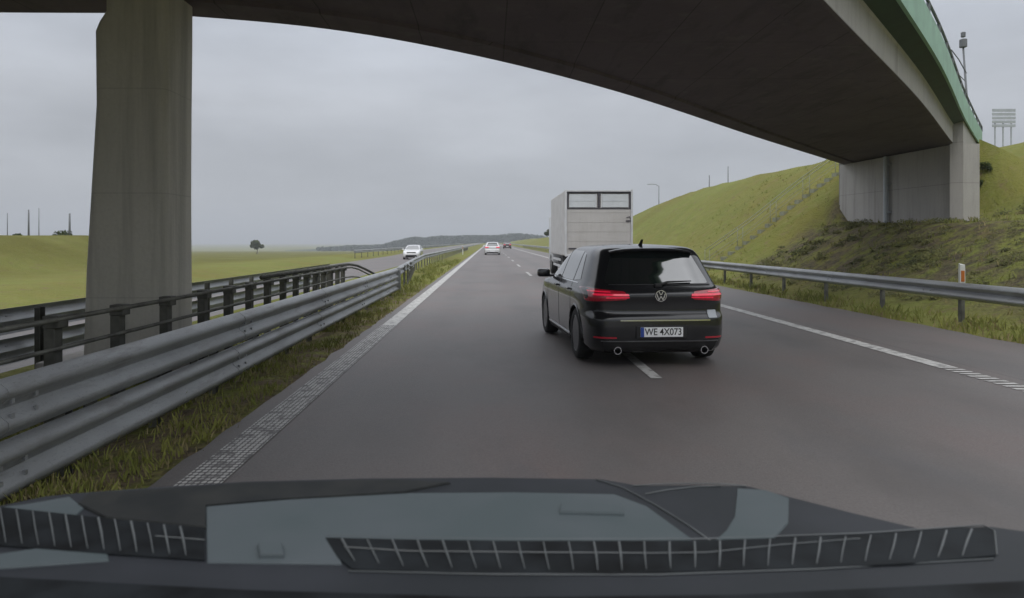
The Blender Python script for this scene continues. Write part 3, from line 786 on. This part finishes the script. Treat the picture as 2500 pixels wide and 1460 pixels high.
    # wheels
    for yy in (.82, 3.44):
        for s in (-1, 1):
            w_ = BM()
            lathe(w_, [(-.10, .235), (-.107, .29), (-.09, .322), (-.03, .33), (.03, .33), (.09, .322), (.107, .29), (.10, .235)], (0, 0, 0), 'X', 36)
            wh = obj('wheel', w_, M['tyre'], root, smooth=True); wh.location = (s * .785, yy, .33)
            rm = BM(); lathe(rm, [(s * .095, .236), (s * .10, .222), (s * .055, .205), (s * .02, .19), (s * .02, .02)], (0, 0, 0), 'X', 30, True)
            for k in range(5):
                a = 2 * PI * k / 5
                box(rm, (s * .075, math.cos(a) * .12, math.sin(a) * .12), (.03, .05, .20), rot=Matrix.Rotation(-a + PI / 2, 4, 'X'), bevel=.006)
            lathe(rm, [(s * .05, .05), (s * .095, .045), (s * .098, .01)], (0, 0, 0), 'X', 16, True)
            obj('rim', rm, M['rim'] if not detail else M['rim_dark'], wh, smooth=True, angle=35)
    # spoiler
    bm = BM(); rg = []
    for i in range(13):
        x = -.52 + 1.04 * i / 12; e = .035 * (abs(x) / .52) ** 3
        rg.append([Vector((x, .62, 1.445 - e)), Vector((x, .40 + e, 1.425 - e)), Vector((x, .365 + e, 1.405 - e)), Vector((x, .50, 1.385 - e))])
    loft(bm, rg, True, True); obj('spoiler', bm, paint, root, smooth=True, angle=50)
    # plate
    py = yrear(0, .44) - .014
    pl = thing('x', None, None) if False else None
    bm = BM(); box(bm, (0, py, .435), (.52, .008, .115), bevel=.003); pl = obj('number_plate', bm, M['plate'], root)
    if detail:
        bm = BM(); box(bm, (0, py + .006, .435), (.62, .014, .15), bevel=.005); obj('plate_recess', bm, M['black_plastic'], root)
        bm = BM(); box(bm, (-.238, py - .0055, .435), (.042, .003, .113)); obj('country_band', bm, M['plate_blue'], pl)
        me = text_mesh('WE 4X073', .125, .001, .0012)
        me.transform(Matrix.Translation((.018, py - .0065, .435)) @ Matrix.Rotation(PI / 2, 4, 'X') @ Matrix.Diagonal((.80, .92, 1, 1)))
        obj('characters', me, M['ink'], pl)
        # round emblem with V over W
        ey = yrear(0, .865) - .02; ez = .865
        bm = BM(); prof = [(-.004, .058), (-.010, .061), (-.010, .069), (-.002, .071), (.012, .071)]
        lathe(bm, prof, (0, ey, ez), 'Y', 40)
        def bar(p, q, w_=.011):
            p = Vector((p[0], 0, p[1])); q = Vector((q[0], 0, q[1])); d = q - p; a = math.atan2(d.z, d.x)
            box(bm, (Vector((0, ey - .006, ez)) + (p + q) / 2), (d.length, .008, w_), rot=Matrix.Rotation(-a, 4, 'Y'))
        r_ = .06
        bar((-.026, .056), (-.004, .010)); bar((.026, .056), (.004, .010))
        bar((-.052, .028), (-.026, -.052)); bar((-.026, -.052), (0, -.004)); bar((0, -.004), (.026, -.052)); bar((.026, -.052), (.052, .028))
        em = obj('emblem', bm, M['chrome'], root, smooth=True, angle=35)
        bm = BM(); lathe(bm, [(0, .064), (.004, .064)], (0, ey, ez), 'Y', 32, True); obj('emblem_disc', bm, M['black_plastic'], em)
        patch('tailgate_crease', [(-.36, .872), (-.075, .872), (-.075, .879), (-.36, .879)], 'rear', M['black_plastic'], off=.004, rad=.001)
        patch('tailgate_crease', [(.075, .872), (.36, .872), (.36, .879), (.075, .879)], 'rear', M['black_plastic'], off=.004, rad=.001)
        patch('tailgate_gap', [(-.62, .640), (.62, .640), (.62, .648), (-.62, .648)], 'rear', M['ink'], off=.003, rad=.001)
        patch('chrome_strip', [(-.50, .566), (.60, .566), (.60, .582), (-.50, .582)], 'rear', M['chrome'], off=.012, rad=.004)
        patch('bumper_line', [(-.72, .318), (.72, .318), (.72, .328), (-.72, .328)], 'rear', M['rim'], off=.013, rad=.002)
        patch('window_trim', [(-.60, .988), (.67, .988), (.67, .998), (-.60, .998)], 'rear', M['black_plastic'], off=.010, rad=.002)
        patch('sticker', [(.585, .60), (.70, .60), (.70, .69), (.585, .69)], 'rear', M['sign_back'], off=.009, rad=.01)  # small pale grey rectangle on the right of the tailgate
        # wiper
        bm = BM(); tube(bm, [(.02, yrear(0, 1.0) - .03, .99), (.12, yrear(.1, 1.02) - .035, 1.025), (.42, yrear(.4, 1.03) - .03, 1.035)], [.02, .014, .007], 6)
        box(bm, (.0, yrear(0, .99) - .02, .985), (.09, .04, .05), bevel=.012); obj('wiper', bm, M['black_plastic'], root)
        for s in (-1, 1):
            bm = BM(); lathe(bm, [(.10, .042), (-.02, .044), (-.03, .046), (-.03, .038), (.0, .036), (.09, .034)], (s * .53, .035, .215), 'Y', 24)
            obj('exhaust', bm, M['chrome'], root, smooth=True, angle=50)
            for yy, z0, z1 in ((1.13, .30, .99), (2.03, .30, .99), (3.05, .40, .95)):
                patch('door_gap', [(yy, z0), (yy + .008, z0), (yy + .008, z1), (yy, z1)], 'side', M['ink'], off=.002, rad=.001, side=s)
            for yy in (1.28, 2.20):
                bm = BM(); box(bm, (s * (xside(yy, .88) + .02), yy, .885), (.03, .19, .028), bevel=.01); obj('door_handle', bm, paint, root)
            patch('sill_trim', [(1.26, .262), (3.0, .262), (3.0, .282), (1.26, .282)], 'side', M['chrome'], off=.008, rad=.004, side=s)
            patch('sill_trim', [(1.26, .205), (3.0, .205), (3.0, .25), (1.26, .25)], 'side', M['black_plastic'], off=.010, rad=.004, side=s)
            patch('window_trim', [(.80, .982), (3.0, .982), (3.0, .993), (.80, .993)], 'side', M['chrome'], off=.007, rad=.002, side=s)
            # wheel arch lips
            for yy in (.82, 3.44):
                bm = BM(); pts = []
                for k in range(17):
                    a = R(-8) + (PI + R(16)) * k / 16; y_ = yy + .372 * math.cos(a); z_ = .33 + .372 * math.sin(a)
                    pts.append((s * (xside(min(4.1, max(.12, y_)), z_) + .002), y_, z_))
                tube(bm, pts, .012, 6); obj('arch_lip', bm, paint, root, smooth=True)
        bm = BM(); rg = []
        for i in range(6):
            t = i / 5; rg.append([Vector((s_ * .03 * (1 - t * .6), .92 - .11 * t + .0 * s_, 1.46 + .085 * t)) for s_ in (-1, 1)] + [Vector((.006, .99 - .12 * t - .02, 1.46 + .085 * t)), Vector((-.006, .99 - .12 * t - .02, 1.46 + .085 * t))])
        loft(bm, rg, True, True); obj('antenna', bm, M['black_plastic'], root)
        bm = BM(); box(bm, (0, 2.1, .19), (1.3, 3.0, .06)); obj('underbody', bm, M['black_plastic'], root)
    root.scale = (1, 1, hs)
    return root

golf = make_car('black hatchback with lit red tail lights and white number plate straddling the lane line', M['paint_black'], (2.06, 8.58, .034), R(4.2), detail=True, hs=1.0, cname='hatchback_car')
make_car('white car driving ahead in the left lane', M['paint_white'], (.34, 82, .03), 0, cname='car')
make_car('small dark red car far ahead in the right lane', M['paint_red'], (3.95, 158, .03), 0, cname='car')
make_car('white car coming the other way on the opposite carriageway', M['paint_white'], (-7.95, 77, -.262), PI, cname='car')

# ------------------------------------------------------------------ truck
tr = thing('box_truck', 'tall grey box truck seen from behind, driving in the right lane beyond the black hatchback', 'truck', (4.12, 27.0, .03))
HWt = 1.275; TT = 3.46; TB = .98; TL = 6.1
bm = BM(); box(bm, (0, TL / 2 + .06, (TT + TB) / 2), (2 * HWt - .02, TL, TT - TB), bevel=.03); obj('cargo_box', bm, M['box_panel'], tr)
bm = BM()
for s in (-1, 1): box(bm, (s * (HWt - .035), .0, (TT + TB) / 2), (.07, .10, TT - TB + .04), bevel=.008)
box(bm, (0, 0, TT - .03), (2 * HWt - .142, .10, .06), bevel=.008); box(bm, (0, 0, TB + .03), (2 * HWt - .142, .10, .08), bevel=.008)
obj('rear_frame', bm, M['box_white'], tr)
bm = BM()
box(bm, (0, .012, TT - .085), (2 * HWt - .15, .05, .045)); box(bm, (0, .014, TT - .70), (2 * HWt - .15, .05, .03)); box(bm, (0, .012, TT - .38), (.07, .052, .56))
for s in (-1, 1): box(bm, (s * (HWt - .10), .013, TT - .38), (.05, .051, .60))
obj('door_seal', bm, M['truck_seal'], tr)
for s in (-1, 1):
    bm = BM(); box(bm, (s * .60, .02, TT - .40), (1.04, .03, .50), bevel=.01)
    box(bm, (s * .60, .0, TT - .40), (1.0, .010, .010))
    obj('upper_panel', bm, M['tarp'], tr)
    bm = BM(); box(bm, (s * .10, -.01, TT - .40), (.05, .03, .52), bevel=.006); obj('lock_bar', bm, M['box_white'], tr)
bm = BM(); box(bm, (0, .02, (TT - .72 + TB + .07) / 2), (2 * HWt - .15, .04, TT - .72 - TB - .07), bevel=.006)
for k in range(4): box(bm, (0, -.002, TT - .84 - .36 * k), (2 * HWt - .2, .010, .010))
obj('tail_lift', bm, M['box_panel'], tr)
bm = BM(); box(bm, (HWt - .16, -.02, 2.30), (.20, .02, .05)); tube(bm, [(HWt - .24, -.02, 2.42), (HWt - .12, -.02, 2.47), (HWt - .08, -.02, 2.36)], .015, 6); obj('latch', bm, M['truck_seal'], tr)
bm = BM(); box(bm, (-HWt + .28, -.03, 1.26), (.30, .02, .05)); obj('marker_plate', bm, M['truck_seal'], tr)
bm = BM()
for k in range(13): box(bm, (-HWt + .006, .3 + TL * k / 12.8, (TT + TB) / 2), (.03, .05, TT - TB - .12), bevel=.005)
obj('side_posts', bm, M['box_white'], tr)
bm = BM(); box(bm, (0, .05, .80), (2.3, .12, .22), bevel=.02); obj('rear_bumper', bm, M['box_white'], tr)
for s in (-1, 1):
    bm = BM(); box(bm, (s * .92, -.03, .80), (.36, .05, .12), bevel=.015); obj('tail_light', bm, M['red_dark'], tr)
bm = BM()
for s in (-1, 1): box(bm, (s * .42, 4.2, .82), (.10, 8.2, .22))
box(bm, (0, 4.3, .66), (2.0, .9, .35)); box(bm, (-.95, 3.6, .62), (.35, 1.3, .45), bevel=.04); obj('chassis', bm, M['truck_dark'], tr)
bm = BM()
for s in (-1, 1):
    for z in (.52, .78): box(bm, (s * 1.2, 4.0, z), (.03, 3.2, .10))
obj('side_guard', bm, M['box_white'], tr)
bm = BM(); box(bm, (0, TL + 1.15, 1.65), (2.42, 1.9, 2.25), bevel=.14); obj('cab', bm, M['box_white'], tr, smooth=True, angle=40)
bm = BM(); box(bm, (0, TL + 2.07, 2.1), (2.1, .08, .85), bevel=.03); obj('windscreen', bm, M['glass_dark'], tr)
for yy in (1.7, 6.9):
    for s in (-1, 1):
        bm = BM(); lathe(bm, [(-.14, .27), (-.15, .42), (-.11, .49), (.11, .49), (.15, .42), (.14, .27)], (0, 0, 0), 'X', 32)
        wh = obj('wheel', bm, M['tyre'], tr, smooth=True); wh.location = (s * 1.07, yy, .49)
        bm = BM(); lathe(bm, [(s * .135, .275), (s * .12, .24), (s * .02, .2), (s * .02, .09), (s * .12, .08), (s * .12, .01)], (0, 0, 0), 'X', 24, True); obj('rim', bm, M['rim'], wh, smooth=True, angle=40)
        if yy < 3:
            bm = BM(); box(bm, (s * 1.07, yy - .62, .60), (.32, .02, .42)); obj('mudflap', bm, M['truck_dark'], tr)

# ------------------------------------------------------------------ windscreen reflection inside the recording vehicle, built as solid parts
DZ = 1.25
def dp(px, py, z=DZ):
    Y = (CAMH - z) * F / (py - VY); return Vector(((px - VX) / F * Y, Y, z))
dash_refl = thing('dashboard', 'dark vehicle dashboard top with defroster vents along the bottom of the view', 'dashboard', (0, .7, 1.0))
def slab(polypx, z, th, world=None, bevel=0):
    bm = BM(); top = [dp(x, y, z) for x, y in polypx]
    vt = [bm.verts.new(p) for p in top]; vb = [bm.verts.new(p - Vector((0, 0, th))) for p in top]
    bm.faces.new(vt); bm.faces.new(vb[::-1])
    for i in range(len(vt)): bm.faces.new((vt[i], vb[i], vb[(i + 1) % len(vt)], vt[(i + 1) % len(vt)]))
    if bevel:
        es = [e for e in bm.edges if e.verts[0] in vt and e.verts[1] in vt]
        bmesh.ops.bevel(bm, geom=es, offset=bevel, segments=3, affect='EDGES')
    return bm
far = [(-700, 1262), (-200, 1250), (0, 1235), (110, 1212), (200, 1203), (380, 1190), (600, 1176), (900, 1168), (1200, 1166), (1470, 1170), (1560, 1186), (1700, 1184), (1830, 1188), (1930, 1214), (2080, 1252), (2240, 1290), (2420, 1286), (2520, 1300), (3100, 1330)]
obj('dash_top', slab(far + [(3600, 1700), (-1400, 1700)], DZ, .05), M['dash'], dash_refl, world=True, smooth=True, angle=30)
obj('centre_pad', slab([(503, 1236), (700, 1220), (1000, 1204), (1250, 1202), (1500, 1206), (1580, 1236), (1690, 1316), (1400, 1322), (1100, 1322), (810, 1312), (835, 1376), (506, 1372)], DZ + .0015, .0015, bevel=.0007), M['dash_pad'], dash_refl, world=True)
obj('side_pad', slab([(1800, 1192), (1870, 1196), (1926, 1216), (1924, 1276), (1890, 1314), (1745, 1318), (1775, 1296), (1796, 1262)], DZ + .0015, .0015, bevel=.0007), M['dash_pad'], dash_refl, world=True)
obj('left_pad', slab([(-200, 1262), (60, 1232), (170, 1212), (205, 1240), (180, 1262), (-200, 1300)], DZ + .0015, .0015, bevel=.0007), M['dash_pad'], dash_refl, world=True)
obj('lower_left_pad', slab([(-200, 1380), (0, 1352), (110, 1335), (262, 1350), (266, 1368), (-200, 1400)], DZ + .0015, .0015, bevel=.0007), M['dash_pad'], dash_refl, world=True)
obj('sensor_cover', slab([(1370, 1228), (1520, 1230), (1524, 1252), (1366, 1248)], DZ + .005, .0035, bevel=.0012), M['dash_pad'], dash_refl, world=True)
obj('button', slab([(630, 1322), (688, 1322), (692, 1352), (634, 1352)], DZ + .006, .0045, bevel=.001), M['dash_pad'], dash_refl, world=True)
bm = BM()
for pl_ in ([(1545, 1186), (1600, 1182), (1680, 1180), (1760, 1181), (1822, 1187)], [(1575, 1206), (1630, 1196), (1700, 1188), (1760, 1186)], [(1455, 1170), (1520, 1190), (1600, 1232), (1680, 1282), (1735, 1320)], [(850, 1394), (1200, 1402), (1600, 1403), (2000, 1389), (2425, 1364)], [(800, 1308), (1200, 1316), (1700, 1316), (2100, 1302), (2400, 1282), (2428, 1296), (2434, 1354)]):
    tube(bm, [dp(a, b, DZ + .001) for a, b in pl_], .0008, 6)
obj('trim_bead', bm, M['rib'], dash_refl, world=True, smooth=True)
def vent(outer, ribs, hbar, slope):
    v = obj('defroster_vent', slab(outer, DZ + .0022, .002), M['dash_black'], dash_refl, world=True)
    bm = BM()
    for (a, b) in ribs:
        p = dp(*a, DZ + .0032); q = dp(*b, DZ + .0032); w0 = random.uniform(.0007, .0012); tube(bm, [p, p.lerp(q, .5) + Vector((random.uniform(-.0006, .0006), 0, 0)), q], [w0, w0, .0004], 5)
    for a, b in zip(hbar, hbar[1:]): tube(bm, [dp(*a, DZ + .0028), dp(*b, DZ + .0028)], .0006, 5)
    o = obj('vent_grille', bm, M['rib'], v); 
    # vent object's origin equals the reflection root's
    for vv in o.data.vertices: vv.co -= dash_refl.location
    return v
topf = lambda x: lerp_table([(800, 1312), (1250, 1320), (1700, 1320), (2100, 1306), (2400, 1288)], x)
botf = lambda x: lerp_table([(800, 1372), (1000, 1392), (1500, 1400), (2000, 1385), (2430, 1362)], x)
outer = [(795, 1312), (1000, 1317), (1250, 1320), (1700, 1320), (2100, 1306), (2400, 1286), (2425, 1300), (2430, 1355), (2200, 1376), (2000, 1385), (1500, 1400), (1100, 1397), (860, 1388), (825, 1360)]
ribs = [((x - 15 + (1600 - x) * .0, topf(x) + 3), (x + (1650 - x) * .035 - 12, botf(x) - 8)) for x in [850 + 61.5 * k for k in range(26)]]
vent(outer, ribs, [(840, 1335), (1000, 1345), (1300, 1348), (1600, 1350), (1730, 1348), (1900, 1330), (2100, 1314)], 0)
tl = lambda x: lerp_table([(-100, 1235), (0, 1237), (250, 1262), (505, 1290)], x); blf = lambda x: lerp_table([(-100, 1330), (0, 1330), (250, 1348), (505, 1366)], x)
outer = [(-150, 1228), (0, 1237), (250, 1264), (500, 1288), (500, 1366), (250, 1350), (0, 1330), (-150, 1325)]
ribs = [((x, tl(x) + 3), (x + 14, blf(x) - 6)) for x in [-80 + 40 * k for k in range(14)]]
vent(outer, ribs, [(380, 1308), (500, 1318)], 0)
obj('hood_ridge', slab([(215, 1204), (600, 1178), (950, 1170), (1100, 1176), (980, 1200), (700, 1216), (500, 1232), (503, 1286), (260, 1262), (190, 1228)], DZ + .003, .003, bevel=.001), M['dash_ridge'], dash_refl, world=True)
obj('lower_trim', slab([(-500, 1405), (0, 1408), (600, 1440), (1200, 1458), (1800, 1452), (2500, 1418), (3000, 1400), (3500, 1650), (-1200, 1650)], DZ + .003, .003), M['dash_black'], dash_refl, world=True)

# ------------------------------------------------------------------ world, sun
w = bpy.data.worlds.new("World"); SC.world = w; w.use_nodes = True
nt = w.node_tree; bg = nt.nodes['Background']; bg.inputs['Strength'].default_value = .10
SUN_EL, SUN_AZ = R(48), R(200)
sky = nt.nodes.new('ShaderNodeTexSky'); sky.sky_type = 'NISHITA'; sky.sun_disc = False; sky.sun_elevation = SUN_EL; sky.sun_rotation = SUN_AZ
tc = nt.nodes.new('ShaderNodeTexCoord'); sp = nt.nodes.new('ShaderNodeSeparateXYZ'); nt.links.new(tc.outputs['Generated'], sp.inputs[0])
mr = nt.nodes.new('ShaderNodeMapRange'); mr.inputs[1].default_value = -.02; mr.inputs[2].default_value = .9; mr.inputs[3].default_value = 0; mr.inputs[4].default_value = 1
nt.links.new(sp.outputs['Z'], mr.inputs[0])
rp = nt.nodes.new('ShaderNodeValToRGB'); e = rp.color_ramp.elements
K = 1 / .10
def C(r, g, b): return (r, g, b, 1)
e[0].position = 0; e[0].color = C(.395, .41, .455)
for p, c in ((.10, (.435, .45, .485)), (.22, (.515, .535, .575)), (.38, (.56, .60, .67)), (.55, (1.05, 1.08, 1.15))):
    q = e.new(p); q.color = C(*c)
e[-1].position = 1.0; e[-1].color = C(1.65, 1.68, 1.74)
nt.links.new(mr.outputs[0], rp.inputs['Fac'])
mp = nt.nodes.new('ShaderNodeMapping'); mp.inputs['Scale'].default_value = (1.0, 1.0, 3.2); nt.links.new(tc.outputs['Generated'], mp.inputs['Vector'])
cn = nt.nodes.new('ShaderNodeTexNoise'); cn.inputs['Scale'].default_value = 3.4; cn.inputs['Detail'].default_value = 6; cn.inputs['Roughness'].default_value = .5; nt.links.new(mp.outputs[0], cn.inputs['Vector'])
cr = nt.nodes.new('ShaderNodeMapRange'); cr.inputs[1].default_value = .3; cr.inputs[2].default_value = .7; cr.inputs[3].default_value = .84 * K; cr.inputs[4].default_value = 1.18 * K
nt.links.new(cn.outputs['Fac'], cr.inputs[0])
vm = nt.nodes.new('ShaderNodeVectorMath'); vm.operation = 'SCALE'; nt.links.new(rp.outputs['Color'], vm.inputs[0]); nt.links.new(cr.outputs[0], vm.inputs['Scale'])
mx = nt.nodes.new('ShaderNodeMix'); mx.data_type = 'RGBA'; mx.inputs[0].default_value = .93
nt.links.new(sky.outputs[0], mx.inputs[6]); nt.links.new(vm.outputs[0], mx.inputs[7]); nt.links.new(mx.outputs[2], bg.inputs['Color'])
sl = bpy.data.lights.new('sun', 'SUN'); sl.energy = 1.0; sl.angle = R(25); sl.color = (1, .96, .9)
so = bpy.data.objects.new('sun', sl); COL.objects.link(so)
# light comes from the direction (sin az, cos az) in the sky texture's convention
dvec = Vector((math.sin(SUN_AZ) * math.cos(SUN_EL), math.cos(SUN_AZ) * math.cos(SUN_EL), math.sin(SUN_EL)))
so.rotation_euler = dvec.to_track_quat('Z', 'Y').to_euler()

# ------------------------------------------------------------------ haze
bm = BM(); box(bm, (0, 1500, 30), (5200, 3700, 92))
hz = bpy.data.materials.new('haze'); hz.use_nodes = True; hn = hz.node_tree
hn.nodes.remove(hn.nodes['Principled BSDF']); pv_ = hn.nodes.new('ShaderNodeVolumePrincipled')
pv_.inputs['Color'].default_value = (.86, .90, .95, 1); pv_.inputs['Density'].default_value = .0007; pv_.inputs['Anisotropy'].default_value = .2
hn.links.new(pv_.outputs[0], hn.nodes['Material Output'].inputs['Volume'])
HAZE = True
if HAZE: tag(obj('haze', bm, hz), 'thin pale haze over the fields', 'haze', kind='stuff')

# ------------------------------------------------------------------ camera
cam = bpy.data.cameras.new('camera'); co = bpy.data.objects.new('camera', cam); COL.objects.link(co)
co.location = (0, 0, CAMH); co.rotation_euler = (PI / 2, 0, 0)
cam.sensor_width = 36; cam.lens = 36 * F / W
cam.shift_x = (W / 2 - VX) / W; cam.shift_y = -(H / 2 - VY) / W
cam.dof.use_dof = True; cam.dof.focus_distance = 14; cam.dof.aperture_fstop = 9
cam.clip_start = .05; cam.clip_end = 6000
SC.camera = co
SC.render.engine = 'CYCLES'
SC.view_settings.view_transform = 'Standard'; SC.view_settings.look = 'None'; SC.view_settings.exposure = 0; SC.view_settings.gamma = 1
